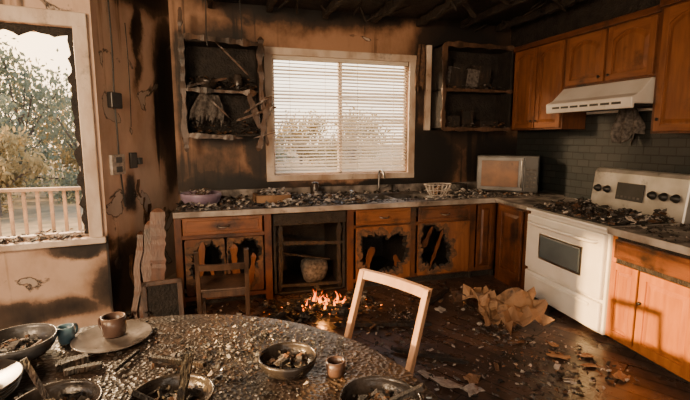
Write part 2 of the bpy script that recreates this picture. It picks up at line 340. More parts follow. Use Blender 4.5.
def door(name,x0,x1,z0,z1,y,parent,arch=0,mw='wood',mx='woodx',knob=None,fw=.055):
    e=D.objects.new(name,None); col.objects.link(e); e.parent=parent
    w=x1-x0
    fw=min(fw,w*.2)
    box('slab',x0+.005,x1-.005,y-.012,y,z0+.005,z1-.005,mw,e,0)
    boxes('stiles',[(x0,x0+fw,y-.026,y-.010,z0,z1),(x1-fw,x1,y-.026,y-.010,z0,z1)],mw,e,bevel=.003)
    n=12; V=[];F=[]
    def az(t): return z1-fw-arch*(1-math.sin(t*math.pi)**.8 if arch else 0)
    for k in range(n+1):
        t=k/n; x=x0+fw+(w-2*fw)*t; za=az(t)
        V+=[(x,y-.026,za),(x,y-.026,z1),(x,y-.010,za),(x,y-.010,z1)]
    for k in range(n):
        a=4*k;b=a+4; F+=[(a,b,b+1,a+1),(a+1,b+1,b+3,a+3),(a,a+2,b+2,b)]
    mesh('top_rail',V,F,mx,e)
    box('bottom_rail',x0+fw,x1-fw,y-.026,y-.010,z0,z0+fw,mx,e,.003)
    g=.012
    def ring(ins,yy):
        L=[(x0+fw+ins,yy,z0+fw+ins),(x1-fw-ins,yy,z0+fw+ins)]
        for k in range(n,-1,-1):
            t=k/n; x=x0+fw+ins+(w-2*fw-2*ins)*t; L.append((x,yy,az(t)-ins))
        return L
    r1=ring(g,y-.012); r2=ring(g+.03 if w>.25 else g+.02,y-.024); V=r1+r2; k=len(r1)
    F=[(i,(i+1)%k,k+(i+1)%k,k+i) for i in range(k)]+[tuple(range(k,2*k))]
    mesh('raised_panel',V,F,mw,e)
    if knob:
        lathe('knob',[(.006,0),(.006,.012),(.013,.018),(.013,.026),(.001,.030)],'blackpl',e,(knob[0],y-.024,knob[1]),(math.pi/2,0,0),seg=14)
    return e
def drawer(name,x0,x1,z0,z1,y,parent,mat='woodx',pull=True):
    e=D.objects.new(name,None); col.objects.link(e); e.parent=parent
    box('front',x0,x1,y-.02,y,z0,z1,mat,e,.006)
    box('raised_field',x0+.035,x1-.035,y-.028,y-.018,z0+.03,z1-.03,mat,e,.005)
    cx=(x0+x1)/2;cz=(z0+z1)/2
    if pull: tube('bail_pull',[(cx-.05,y-.026,cz),(cx-.05,y-.05,cz-.01),(cx,y-.055,cz-.015),(cx+.05,y-.05,cz-.01),(cx+.05,y-.026,cz)],.007,'steel',e)
    return e
def burned_door(name,x0,x1,z0,z1,y,parent,hole,seed,mw='wood_d',curl=.04):
    rg=random.Random(seed); n=110; F=[];MI=[]
    w=x1-x0;h=z1-z0;cx=x0+hole[0]*w;cz=z0+hole[1]*h
    ph=[rg.uniform(0,6.28) for _ in range(6)]
    def rect(a):
        c,s=math.cos(a),math.sin(a); t=1e9
        if c>1e-6:t=min(t,(x1-cx)/c)
        if c<-1e-6:t=min(t,(x0-cx)/c)
        if s>1e-6:t=min(t,(z1-cz)/s)
        if s<-1e-6:t=min(t,(z0-cz)/s)
        return t
    rings=[[],[],[],[]]
    for k in range(n):
        a=2*math.pi*k/n
        t=rect(a)
        base=1/((abs(math.cos(a))/(hole[2]*w))**3+(abs(math.sin(a))/(hole[3]*h))**3)**(1/3)
        base*=1+.13*math.sin(2*a+ph[0])+.10*math.sin(3*a+ph[1])+.06*math.sin(7*a+ph[2])+.05*math.sin(13*a+ph[3])+.04*math.sin(23*a+ph[4])+rg.uniform(-.05,.05)
        inn=min(base,t*.93); mid=min(inn+.012+.012*rg.random(),t*.96); out=min(inn+.05+.05*math.sin(5*a+ph[5])**2,t*.985)
        for r,q,yy in ((rings[0],t,y),(rings[1],out,y),(rings[2],mid,y-.004),(rings[3],inn,y+curl*(.5+.5*math.sin(4*a+ph[1])))):
            r.append((cx+q*math.cos(a),yy,cz+q*math.sin(a)))
    V=sum(rings,[])
    for k in range(n):
        k2=(k+1)%n
        for j,mi in ((0,0),(1,1),(2,2)):
            F.append((j*n+k,j*n+k2,(j+1)*n+k2,(j+1)*n+k));MI.append(mi)
    o=mesh(name,V,F,[mw,'brown','char'],parent,mi=MI)
    s=o.modifiers.new('s','SOLIDIFY'); s.thickness=.018; s.offset=1
    return o
def crumple(name,w,h,nx,nz,amp,seed,mat,parent=None,loc=(0,0,0),rot=(0,0,0),thick=.003,edge=.12,floor=None):
    rg=random.Random(seed); V=[];F=[]
    for j in range(nz+1):
        for i in range(nx+1):
            x=(i/nx-.5)*w; z=(j/nz-.5)*h
            o=mnoise.noise(Vector((x*4/w+seed,z*4/h,seed)))*amp+mnoise.noise(Vector((x*11/w+seed,z*11/h,seed*2)))*amp*.4
            ex=0;ez=0
            if i in(0,nx): ex=rg.uniform(-edge,edge)*w*.5
            if j in(0,nz): ez=rg.uniform(-edge,edge)*h*.5
            V.append((x+ex,o,z+ez))
    if floor is not None:
        E=Euler(rot).to_matrix(); lo=min((E@Vector(v)).z for v in V); loc=(loc[0],loc[1],floor-lo+.004)
    for j in range(nz):
        for i in range(nx):
            q=j*(nx+1)+i; F.append((q,q+1,q+nx+2,q+nx+1))
    o=mesh(name,V,F,mat,parent,loc,rot,smooth=False); s=o.modifiers.new('s','SOLIDIFY'); s.thickness=thick
    return o
def cloth(name,w,h,mat,parent,loc,rot,seed,folds=4,amp=.03,ragged=.08):
    rg=random.Random(seed); V=[];F=[];nx=22;nz=18
    hem=[rg.uniform(0,ragged) for _ in range(nx+1)]
    for j in range(nz+1):
        t=j/nz
        for i in range(nx+1):
            u=i/nx; ww=w*(.55+.45*min(1,t*1.6)); zz=-t*(h-hem[i]*1.0)
            V.append(((u-.5)*ww,amp*(.3+.7*t)*math.sin(u*folds*2*math.pi+t*1.5+seed)+.01*mnoise.noise(Vector((u*5,t*5,seed))),zz))
    for j in range(nz):
        for i in range(nx):
            q=j*(nx+1)+i; F.append((q,q+nx+1,q+nx+2,q+1))
    o=mesh(name,V,F,mat,parent,loc,rot,smooth=True); s=o.modifiers.new('s','SOLIDIFY'); s.thickness=.004
    return o

# ---------------------------------------------------------------- room shell
YB=5.15; XR=4.05; ZC=3.05
box('floor',-3.2,4.2,-2.5,5.3,-.1,0,'floor',bevel=0)
box('ceiling',-3.2,4.2,-2.6,5.3,ZC+.001,ZC+.12,'char',bevel=0)
wx0,wx1,wz0,wz1=.71,2.40,1.17,2.53
boxes('wall_back',[(-.5,wx0,YB,YB+.14,0,ZC),(wx1,XR+.15,YB,YB+.14,0,ZC),(wx0,wx1,YB,YB+.14,0,wz0),(wx0,wx1,YB,YB+.14,wz1,ZC)],'wall_b')
boxes('wall_right',[(XR,XR+.15,-2.5,YB+.14,0,ZC)],'tile')
# unseen wall behind the camera, added to cut flat sky fill; wide opening left
boxes('wall_front_light_block',[(-3.2,-1.6,-2.62,-2.5,0,ZC),(1.6,4.2,-2.62,-2.5,0,ZC),(-1.6,1.6,-2.62,-2.5,2.25,ZC)],'wall_l')
aA=math.atan2(-.14,-.99)
ax0,ax1,az0,az1=.11,1.60,.80,2.44
boxes('wall_left_front',[(-.02,ax0,-.14,0,0,ZC),(ax1,2.2,-.14,0,0,ZC),(ax0,ax1,-.14,0,0,az0),(ax0,ax1,-.14,0,az1,ZC)],'wall_l',loc=(-.86,4.0,0),rot=(0,0,aA))
aB=math.atan2(1.15,.51)
boxes('wall_left',[(-.0,1.27,0,.13,0,ZC)],'wall_l',loc=(-.86,4.0,0),rot=(0,0,aB))
s0,s1,sz0,sz1=.60,1.62,1.50,2.32  # unseen opening added so the sun strikes the near cabinet
boxes('wall_left_side',[(-3.2,-3.04,-2.5,s0,0,ZC),(-3.2,-3.04,s1,3.75,0,ZC),(-3.2,-3.04,s0,s1,0,sz0),(-3.2,-3.04,s0,s1,sz1,ZC)],'wall_l')
boxes('sun_opening_trim',[(-3.04,-3.01,s0-.09,s0,sz0-.09,sz1+.09),(-3.04,-3.01,s1,s1+.09,sz0-.09,sz1+.09),(-3.04,-3.01,s0,s1,sz1,sz1+.09),(-3.04,-3.01,s0,s1,sz0-.09,sz0)],'trim',bevel=.004)  # casing round the added sun opening
boxes('soffit',[(3.86,XR-.001,1.0,YB-.001,2.76,ZC-.002)],'char',bevel=.01)
L=[]
for i,x in enumerate([-2.4,-1.8,-1.2,-.55,.05,.65,1.3,1.9,2.5,3.1,3.6]):
    L.append(((x,0.2,ZC-.04+R.uniform(-.01,.01)),(x+R.uniform(-.03,.03),YB-.02 if x>-.4 else 3.6,ZC-.04+R.uniform(-.03,.0)),.05,.08))
ragged('ceiling_joists',L,'joist',None,4,.25)
L=[]
for i in range(34):
    x=R.uniform(.2,3.8);y=R.uniform(3.6,5.0); a=R.uniform(0,3.14); l=R.uniform(.2,.6)
    L.append(((x,y,ZC-.02),(x+l*math.cos(a)*.6,y+l*math.sin(a)*.3,ZC-R.uniform(.05,.16)),R.uniform(.02,.07),.012))
ragged('hanging_lath',L,'joist',None,5,.4)
F_=YB-.02
boxes('trim_1',[(wx0-.09,wx0,F_-.012,YB-.001,wz0-.07,wz1+.08),(wx1,wx1+.09,F_-.012,YB-.001,wz0-.07,wz1+.08),(wx0-.09,wx1+.09,F_-.016,YB-.001,wz1,wz1+.08),(wx0-.09,wx1+.09,F_-.016,YB-.001,wz0-.07,wz0)],'trim',bevel=.006)
w1=empty('window_1')
mx_=1.53
boxes('sash',[(wx0,wx0+.03,YB+.05,YB+.09,wz0,wz1),(wx1-.03,wx1,YB+.05,YB+.09,wz0,wz1),(mx_-.025,mx_+.025,YB+.05,YB+.09,wz0,wz1),(wx0,wx1,YB+.05,YB+.09,wz0,wz0+.03),(wx0,wx1,YB+.05,YB+.09,wz1-.03,wz1)],'trim',w1,bevel=.004)
bl=empty('window_blinds')
V=[];F=[]
z=wz0+.03;i=0
while z<wz1-.06:
    for h_,(a,bq) in enumerate(((wx0+.015,mx_-.008),(mx_+.008,wx1-.015))):
        tilt=(.009 if h_==0 else .014)+.003*math.sin(i*.9)
        sag=R.uniform(-.004,.004)
        n=len(V); V+=[(a,YB+.0,z-tilt+sag),(bq,YB+.0,z-tilt-sag),(bq,YB+.034,z+tilt-sag),(a,YB+.034,z+tilt+sag)]
        F.append((n,n+1,n+2,n+3))
    z+=.039;i+=1
o=mesh('slats',V,F,'blind',bl); s=o.modifiers.new('s','SOLIDIFY'); s.thickness=.002
boxes('headrail',[(wx0+.01,wx1-.01,YB-.005,YB+.045,wz1-.05,wz1-.002)],'blind',bl,bevel=.004)
sticks('ladder_cords',[((x,YB-.004,wz0+.02),(x,YB-.004,wz1-.05),.004) for x in (wx0+.2,mx_-.2,mx_+.2,wx1-.2)],'blind',bl,bevel=0)
WA=dict(loc=(-.86,4.0,0),rot=(0,0,aA))
boxes('trim_2',[(ax0-.10,ax0,.001,.035,az0-.04,az1+.11),(ax1,ax1+.1,.001,.035,az0-.04,az1+.11),(ax0-.10,ax1+.1,.001,.04,az1,az1+.11),(ax0-.12,ax1+.12,.001,.07,az0-.05,az0)],'trim',bevel=.008,**WA)
w2=empty('window_2',(-.86,4.0,0),aA)
boxes('sash',[(ax0,ax0+.035,-.12,-.05,az0,az1),(ax1-.035,ax1,-.12,-.05,az0,az1),(ax0,ax1,-.12,-.05,az1-.035,az1),(ax0,ax1,-.12,-.05,az0,az0+.035)],'trim',w2,bevel=.005)
V=[];F=[];rg=random.Random(3);nn=46
for j in range(nn+1):
    z=az0+.02+(az1-az0-.04)*j/nn; wv=.045+.03*mnoise.noise(Vector((j*.35,1,2)))+rg.uniform(-.012,.012)
    V+=[(ax0+.0,-.03,z),(ax0+wv,-.045,z),(ax0+wv*.8,-.11,z),(ax0+.0,-.11,z)]
for j in range(nn):
    for k in range(4): F.append((4*j+k,4*j+(k+1)%4,4*j+4+(k+1)%4,4*j+4+k))
mesh('burnt_jamb',V,F,'char',w2)
V=[];F=[]
for i in range(nn+1):
    x=ax0+(ax1-ax0)*i/nn; wv=.05+.05*mnoise.noise(Vector((i*.4,5,2)))+rg.uniform(-.015,.015)
    V+=[(x,-.03,az1),(x,-.045,az1-wv),(x,-.11,az1-wv*.8),(x,-.11,az1)]
for j in range(nn):
    for k in range(4): F.append((4*j+k,4*j+(k+1)%4,4*j+4+(k+1)%4,4*j+4+k))
mesh('burnt_head',V,F,'char',w2)
debris('sill_ash',[(ax0+.03+R.random()*(ax1-ax0-.1),R.uniform(-.12,.05),az0+.001+R.random()**3*.05,R.uniform(.01,.06)) for _ in range(420)],['ash','char','char','brown'],5,w2,loc=(0,0,0))
def curls(name,specs,mat,loc,rotz,sgn,seed):
    rg=random.Random(seed); V=[];F=[];n=6
    for x,z,w,h in specs:
        b=len(V)
        for j in range(n+1):
            v=j/n
            wl=w*(.15+.85*math.sin(min(1,v*1.2)*math.pi*.5))*(1+rg.uniform(-.2,.2))
            for i in range(n+1):
                u=i/n-.5
                V.append((x+u*wl+.02*math.sin(v*5+seed),sgn*(.002+.035*(1-v)**2*(.4+abs(u))),z-(1-v)*h))
        for j in range(n):
            for i in range(n):
                q=b+j*(n+1)+i; F.append((q,q+1,q+n+2,q+n+1))
    o=mesh(name,V,F,mat,None,loc,(0,0,rotz)); s=o.modifiers.new('s','SOLIDIFY'); s.thickness=.002
curls('peeling_paint',[(rg.uniform(.30,.95),rg.uniform(.5,1.25),rg.uniform(.02,.06),rg.uniform(.10,.28)) for _ in range(9)],'brown',(-.86,4.0,0),aB,-1,3)

# ---------------------------------------------------------------- outdoors
dk=empty('deck_railing')
L=[((-6,5.6,1.04),(-.2,5.6,1.04),.09,.035),((-6,5.6,.30),(-.2,5.6,.30),.05,.04)]
x=-6
while x<-.2:
    L.append(((x,5.6,.14),(x,5.6,1.03),.03)); x+=.13
sticks('rails_and_balusters',L,'deck',dk,bevel=0)
box('deck_floor',-7,.2,4.4,5.8,-.05,.14,'deck',dk,0)
box('ground_outside',-60,60,5.9,90,-.5,-.06,'grass',bevel=0)
def tree(name,x,y,h,r,n,mat,seed,ls=1.0):
    e=empty(name,(x,y,-.08)); rg=random.Random(seed)
    L=[((0,0,0),(0,0,h*.55),.16)]
    cl=[]
    for i in range(20):
        a=rg.uniform(0,6.28); q=rg.random()**.5*r; zz=h*rg.uniform(.12,.97); q*=1.15-.7*(zz/h)
        c=Vector((q*math.cos(a),q*math.sin(a),zz)); cl.append((c,r*rg.uniform(.18,.36)))
        L.append(((0,0,h*.1+zz*.3),tuple(c),.04))
    sticks('trunk_and_limbs',L,'bark',e,bevel=0)
    V=[];F=[]
    for i in range(n):
        c,cr=rg.choice(cl); v=Vector((rg.gauss(0,1),rg.gauss(0,1),rg.gauss(0,1)))*cr*.55+c
        s=rg.uniform(.04,.09)*ls; E=Euler((rg.uniform(0,6),rg.uniform(0,6),rg.uniform(0,6))).to_matrix()
        k=len(V)
        for p in ((-s,0,0),(0,-s*.5,0),(s,0,0),(0,s*.5,0)): V.append(tuple(v+E@Vector(p)))
        F.append((k,k+1,k+2,k+3))
    mesh('foliage',V,F,mat,e)
T=[(-5.2,13,2.6,1.5),(-7.0,14,3.4,1.8),(-3.4,14.5,2.8,1.5),(-9.0,16,5.0,2.4),(-6.2,18,4.4,2.4),(-3.2,18,3.4,2.0),(-12,18,6.4,2.8),(-4.4,11,1.7,1.2),(-6.0,10.6,1.9,1.2),(-8,21,5.6,3),(1.5,24,2.2,2.2),(5.2,26,2.6,2.4),(-.6,24,2.6,2.2),(8.5,26,2.8,2.6)]
for i,(x,y,h,r) in enumerate(T): tree('tree',x,y,h,r,3800,'leaf1' if i%2 else 'leaf2',i+3,1.0 if y<15 else 1.4)

# ---------------------------------------------------------------- back base cabinets
FY=4.29
cab=empty('base_cabinets')
boxes('carcass',[(-.335,-.31,FY,YB-.01,.0,.88),(.50,.55,FY,YB-.01,.0,.88),(1.33,1.38,FY,YB-.01,.0,.88),(2.07,2.10,FY,YB-.01,.1,.88),(2.81,2.84,FY,YB-.01,0,.88),
  (-.31,.5,FY+.02,YB-.01,.06,.10),(1.38,2.84,FY+.02,YB-.01,.06,.10),(-.31,3.1,YB-.03,YB-.01,.05,.88),(-.31,.5,FY+.03,YB-.05,.66,.68),(1.38,2.81,FY+.03,YB-.05,.66,.68),(3.1,3.14,FY,YB-.01,0,.88)],'char',cab)
boxes('face_frame_uprights',[(-.345,-.28,FY-.02,FY,.0,.885),(.48,.55,FY-.02,FY,.0,.885),(1.33,1.40,FY-.02,FY,.0,.885),(2.05,2.11,FY-.02,FY,.08,.885),(2.78,2.86,FY-.02,FY,.08,.885),(3.05,3.12,FY-.02,FY,.08,.885)],'wood_d',cab,bevel=.003)
boxes('face_frame_rails',[(-.28,.48,FY-.02,FY,.85,.885),(-.28,.48,FY-.02,FY,.66,.70),(1.40,2.05,FY-.02,FY,.85,.885),(1.40,2.05,FY-.02,FY,.66,.70),(2.11,2.78,FY-.02,FY,.85,.885),(2.11,2.78,FY-.02,FY,.66,.70),(1.40,2.05,FY-.02,FY,.08,.12),(2.11,2.78,FY-.02,FY,.08,.12),(-.28,.48,FY-.02,FY,.06,.10),(2.86,3.05,FY-.02,FY,.85,.885),(2.86,3.05,FY-.02,FY,.08,.12)],'wood_dx',cab,bevel=.003)
boxes('toe_kick',[(1.38,3.1,FY+.04,FY+.06,0,.08),(-.31,.5,FY+.04,FY+.06,0,.07)],'char',cab)
fy=FY-.02
drawer('drawer_1',-.27,.46,.70,.865,fy,cab,'woodx')
drawer('drawer_2',1.42,2.04,.70,.865,fy,cab,'woodx')
drawer('drawer_3',2.13,2.77,.70,.865,fy,cab,'wood_dx')
burned_door('burned_door_1',1.42,2.04,.10,.68,fy-.004,cab,(.50,.50,.37,.38),4,'wood')
burned_door('burned_door_2',2.13,2.77,.10,.68,fy-.004,cab,(.33,.52,.25,.42),9,'wood')
ragged('split_panel_remnants',[((1.52,fy+.02,.12),(1.60,fy-.02,.46),.06,.012),((1.95,fy+.01,.12),(1.86,fy-.03,.36),.07,.012),((2.28,fy,.13),(2.42,fy-.04,.60),.035,.012),((2.20,fy+.01,.40),(2.30,fy-.03,.64),.04,.01)],'wood_d',cab,3,.5)
door('door_panel_1',2.87,3.08,.10,.86,fy,cab,0,'wood_d','wood_dx')
burned_door('burned_door_3',-.26,.10,.12,.66,fy-.004,cab,(.60,.45,.40,.42),12,'wood_d')
burned_door('burned_door_4',.12,.46,.12,.66,fy-.004,cab,(.45,.55,.40,.40),15,'wood_d')
ragged('split_panel_remnants_2',[((-.16,fy-.03,.12),(-.10,fy-.05,.64),.05,.012),((.22,fy-.01,.12),(.18,fy-.05,.60),.06,.012),((.33,fy-.01,.12),(.36,fy-.04,.5),.05,.012),((.0,fy-.01,.15),(-.03,fy-.04,.4),.04,.012)],'wood',cab,4,.5)
sx0,sx1,sy0,sy1=1.62,2.42,4.42,4.96
ct=boxes('countertop',[(-.335,sx0,4.24,YB-.002,.885,.925),(sx1,XR-.003,4.24,YB-.002,.885,.925),(sx0,sx1,4.24,sy0,.885,.925),(sx0,sx1,sy1,YB-.002,.885,.925),
  (-.345,3.12,4.222,4.24,.875,.928),(-.33,XR-.003,YB-.025,YB-.001,.925,1.02)],'counter',bevel=.004,mi=[0,0,0,0,1,0]); ct.data.materials.append(M['cedge'])
sk=D.objects.new('kitchen_sink',None); col.objects.link(sk); sk.parent=ct
boxes('basin',[(sx0,sx0+.02,sy0,sy1,.74,.925),(sx1-.02,sx1,sy0,sy1,.74,.925),(sx0,sx1,sy0,sy0+.02,.74,.925),(sx0,sx1,sy1-.02,sy1,.74,.925),(sx0,sx1,sy0,sy1,.73,.75),(2.01,2.04,sy0,sy1,.75,.91)],'steel',sk,bevel=.006)
boxes('rim',[(sx0-.025,sx0+.01,sy0-.025,sy1+.025,.925,.935),(sx1-.01,sx1+.025,sy0-.025,sy1+.025,.925,.935),(sx0,sx1,sy0-.025,sy0+.01,.925,.935),(sx0,sx1,sy1-.01,sy1+.025,.925,.935)],'steel',sk,bevel=.003)
fc=empty('kitchen_faucet',(1.98,5.05,.926))
lathe('base',[(.035,0),(.035,.012),(.018,.03),(.016,.06),(.001,.062)],'steel',fc,seg=20)
tube('spout',[(0,0,.03),(0,0,.2),(0,0,.27),(0,-.06,.30),(0,-.16,.28),(0,-.19,.20)],.013,'steel',fc)
tube('lever_handle',[(.0,0,.05),(.05,0,.07),(.11,-.01,.10)],.008,'steel',fc)
lathe('sprayer',[(.018,0),(.018,.01),(.011,.02),(.013,.10),(.001,.105)],'blackpl',fc,(.18,0,0),seg=16)
dw=empty('burned_dishwasher')
boxes('tub',[(.57,.60,FY+.02,YB-.06,.03,.84),(1.29,1.32,FY+.02,YB-.06,.03,.84),(.60,1.29,YB-.09,YB-.06,.03,.84),(.60,1.29,FY+.02,YB-.06,.02,.04)],'char',dw,bevel=.005)
boxes('control_strip',[(.57,1.32,FY-.02,FY+.03,.74,.86)],'char',dw,bevel=.01)
ragged('frame_bars',[((.60,FY+.01,.56),(1.30,FY+.0,.53),.03,.04),((.62,FY+.0,.12),(1.27,FY+.0,.10),.03,.03),((.63,FY+.02,.05),(.64,FY+.0,.74),.04,.03),((1.25,FY+.02,.05),(1.24,FY,.74),.04,.03),((.66,FY+.25,.40),(1.2,FY+.2,.30),.04,.02)],'charwood',dw,6,.3)
lathe('melted_basket',[(.06,.04),(.12,.10),(.15,.20),(.14,.27),(.08,.31),(.001,.30)],'ash',dw,(1.02,FY+.25,.0),seg=18,wob=.16,seed=2)

# ---------------------------------------------------------------- right run
aR=math.radians(-95.7)
rr=empty('right_base_cabinets',(3.10,4.23,0),aR)
boxes('corner_carcass',[(.03,.60,.03,.86,.0,.88)],'charwood',rr)
boxes('corner_frame',[(.02,.09,0,.03,.0,.885),(.54,.605,0,.03,.0,.885),(.09,.54,0,.03,.85,.885),(.09,.54,0,.03,.0,.12)],'wood_d',rr,bevel=.003)
door('corner_door',.10,.53,.12,.86,0.0,rr,0,'wood_d','wood_dx')
boxes('corner_top',[(-.0,.615,-.03,.86,.884,.924)],'counter',rr,bevel=.004)
nx0=1.68;nx1=2.75
boxes('near_carcass',[(nx0,nx1,.03,.98,.08,.88)],'wood_d',rr)
boxes('near_toe_kick',[(nx0+.01,nx1,.08,.9,0,.08)],'char',rr)
boxes('near_frame',[(nx0,nx0+.05,0,.03,.06,.885),(nx1-.05,nx1,0,.03,.08,.885),(nx0+.05,nx1,0.001,.03,.06,.11)],'wood_n',rr,bevel=.003)
boxes('near_frame_scorched',[(nx0+.05,nx1,-.004,.03,.845,.884),(nx0+.05,nx1,-.003,.03,.655,.70)],'charwood',rr,bevel=.003)
drawer('near_drawer',nx0+.04,nx0+1.0,.70,.845,0,rr,'wood_dx',pull=False)
door('near_door_1',nx0+.03,nx0+.27,.09,.665,0,rr,.0,'wood_n','wood_n')
door('near_door_2',nx0+.29,nx0+.72,.09,.665,0,rr,.0,'wood_n','wood_n',knob=(nx0+.32,.44))
door('near_door_3',nx0+.74,nx0+1.03,.09,.665,0,rr,.0,'wood_n','wood_n')
boxes('near_top',[(nx0-.01,nx1,-.035,1.0,.885,.925),(nx0-.01,nx1,-.048,-.035,.875,.928)],'counter',rr,bevel=.004,mi=[0,1]).data.materials.append(M['cedge'])
st=empty('kitchen_range',(3.10,4.23,0),aR)
a,b=.635,1.655
boxes('body',[(a,b,.0,.78,.04,.895)],'white',st,bevel=.008)
boxes('feet',[(a+.05,a+.1,.08,.13,0,.05),(b-.1,b-.05,.08,.13,0,.05),(a+.05,a+.1,.65,.7,0,.05),(b-.1,b-.05,.65,.7,0,.05)],'blackpl',st)
boxes('oven_door',[(a+.015,b-.015,-.045,-.002,.33,.86)],'white',st,bevel=.012)
boxes('door_glass',[(a+.24,b-.25,-.052,-.04,.48,.69)],'glassblk',st,bevel=.008)
boxes('glass_surround',[(a+.22,b-.23,-.049,-.04,.46,.71)],'steel',st,bevel=.008)
tube('oven_handle',[(a+.08,-.04,.79),(a+.08,-.09,.79),(a+.12,-.10,.79),(b-.12,-.10,.79),(b-.08,-.09,.79),(b-.08,-.04,.79)],.014,'white',st)
boxes('storage_drawer',[(a+.015,b-.015,-.04,-.002,.06,.30)],'white',st,bevel=.012)
boxes('drawer_grip',[(a+.12,b-.12,-.058,-.038,.245,.272)],'white',st,bevel=.008)
boxes('cooktop',[(a-.004,b+.004,-.05,.78,.893,.918)],'white',st,bevel=.008)
boxes('cooktop_glass',[(a+.04,b-.04,.02,.66,.916,.922)],'blackpl',st,bevel=.003)
for i,(bx,by) in enumerate([(a+.27,.19),(b-.27,.19),(a+.27,.50),(b-.27,.50)]):
    L=[]
    for k in range(4):
        an=k*math.pi/4; L.append(((bx-.12*math.cos(an),by-.12*math.sin(an),.945),(bx+.12*math.cos(an),by+.12*math.sin(an),.945),.012))
    sticks('grate_%d'%(i+1),L,'blackpl',st)
    lathe('burner_%d'%(i+1),[(.06,0),(.06,.012),(.035,.018),(.035,.026),(.001,.027)],'char',st,(bx,by,.921),seg=24)
    tube('grate_ring_%d'%(i+1),[(bx+.12*math.cos(t*math.pi/4),by+.12*math.sin(t*math.pi/4),.935) for t in range(8)],.006,'blackpl',st,cyc=True)
V=[(a,.66,.91),(b,.66,.91),(b,.70,1.27),(a,.70,1.27),(a,.78,.91),(b,.78,.91),(b,.78,1.31),(a,.78,1.31),(a,.72,1.31),(b,.72,1.31)]
F=[(0,1,2,3),(3,2,9,8),(8,9,6,7),(5,4,7,6),(0,3,8,7,4),(1,5,6,9,2)]
mesh('backguard',V,F,'bguard',st).modifiers.new('b','BEVEL').width=.01
boxes('display',[(a+.32,b-.40,-.006,.004,-.08,.08)],'blackpl',st,loc=(0,.675,1.11),rot=(-.11,0,0),bevel=.003)
boxes('display_buttons',[(a+.34+.045*i,a+.365+.045*i,-.009,-.004,-.06,-.04) for i in range(6)],'dsteel',st,loc=(0,.675,1.11),rot=(-.11,0,0))
for i,kx in enumerate((a+.09,a+.21,b-.31,b-.20,b-.09)):
    lathe('knob_%d'%(i+1),[(.037,0),(.037,.01),(.026,.014),(.024,.038),(.001,.04)],'blackpl',st,(kx,.676,1.11),(math.pi/2-.11,0,0),seg=20)
DK=['char','char','charwood','ash','brown','char','ash','plaster']
debris('stove_debris',scatter(2800,a+.01,b-.02,.0,.63,.924,.008,.08,21,.10,ncl=9),DK,21,st)
debris('counter_debris',scatter(1300,nx0+.02,nx1-.05,.0,.9,.926,.006,.06,22,.05),DK,22,rr)
def cdc(x,y):
    if sx0-.03<x<sx1+.03 and sy0-.03<y<sy1+.03: return False
    if math.hypot(x+.10,y-4.62)<.15: return False
    if .42<x<.80 and 4.5<y<4.78: return False
    if math.hypot(x-2.58,y-4.66)<.14: return False
    return True
debris('counter_debris',scatter(3600,-.32,3.15,4.26,5.10,.926,.008,.08,23,.07,cond=cdc,ncl=12),DK+['plaster','plaster','shard'],23,ct)
debris('sink_debris',[(R.uniform(sx0+.04,sx1-.04),R.uniform(sy0+.04,sy1-.04),.752+R.random()*.12,R.uniform(.02,.09)) for _ in range(400)],['char','ash','plaster','char'],27,ct)
debris('counter_debris_2',scatter(700,3.1,4.0,4.26,4.95,.926,.01,.06,24,.03,cond=lambda x,y:(x-3.2)*.653+(y-4.83)*.757<-.06 or x<3.17,ncl=4),DK,24,ct)

# ---------------------------------------------------------------- upper cabinets
ur=empty('upper_cabinets',(3.72,4.85,0),math.radians(-90))
boxes('far_carcass',[(.0,.85,.0,.32,1.70,2.68)],'wood_d',ur)
boxes('small_carcass',[(.85,1.90,.0,.32,2.13,2.66)],'wood_d',ur)
boxes('near_carcass',[(1.90,3.3,-.02,.32,1.64,2.70)],'wood_d',ur)
boxes('crown_rail',[(0,1.9,-.03,.0,2.66,2.72),(1.9,3.3,-.05,.0,2.69,2.75)],'wood_dx',ur,bevel=.006)
door('upper_door_1',.03,.42,1.72,2.65,0,ur,.05,'wood','woodx',knob=(.39,1.80))
door('upper_door_2',.44,.83,1.72,2.65,0,ur,.05,'wood','woodx',knob=(.47,1.80))
door('upper_door_3',.88,1.36,2.15,2.64,0,ur,.07,'wood','woodx',knob=(1.32,2.2))
door('upper_door_4',1.39,1.87,2.15,2.64,0,ur,.07,'wood','woodx',knob=(1.43,2.2))
door('upper_door_5',1.94,2.42,1.66,2.67,-.02,ur,.08,'wood','woodx',knob=(1.98,1.76))
door('upper_door_6',2.45,2.95,1.66,2.67,-.02,ur,.08,'wood','woodx')
hd=empty('range_hood',(3.72,4.85,0),math.radians(-90))
h0,h1=.87,1.885
V=[];pro=[(-.24,1.86),(-.25,1.955),(-.17,1.99),(-.03,2.125),(.32,2.125),(.32,1.86),(.30,1.86),(.30,1.90),(-.21,1.90),(-.21,1.86)]
k=len(pro)
for x in (h0,h1):
    for y,z in pro: V.append((x,y,z))
F=[(i,(i+1)%k,k+(i+1)%k,k+i) for i in range(k)]+[tuple(range(k))[::-1],tuple(range(k,2*k))]
mesh('shell',V,F,'white',hd).modifiers.new('b','BEVEL').width=.006
boxes('control_slots',[(h0+.1+i*.12,h0+.19+i*.12,-.253,-.244,1.90,1.92) for i in range(7)],'blackpl',hd)
boxes('grease_filter',[(h0+.1,h1-.1,-.18,.28,1.902,1.915)],'dsteel',hd)
boxes('under_sheet',[(h0+.03,h1-.03,-.205,.29,1.885,1.90)],'char',hd)  # near-black sheet across the hood underside
cloth('hanging_burnt_cloth',.36,.36,'ash',hd,(1.42,.25,1.885),(0,0,0),13,3,.045,.14)

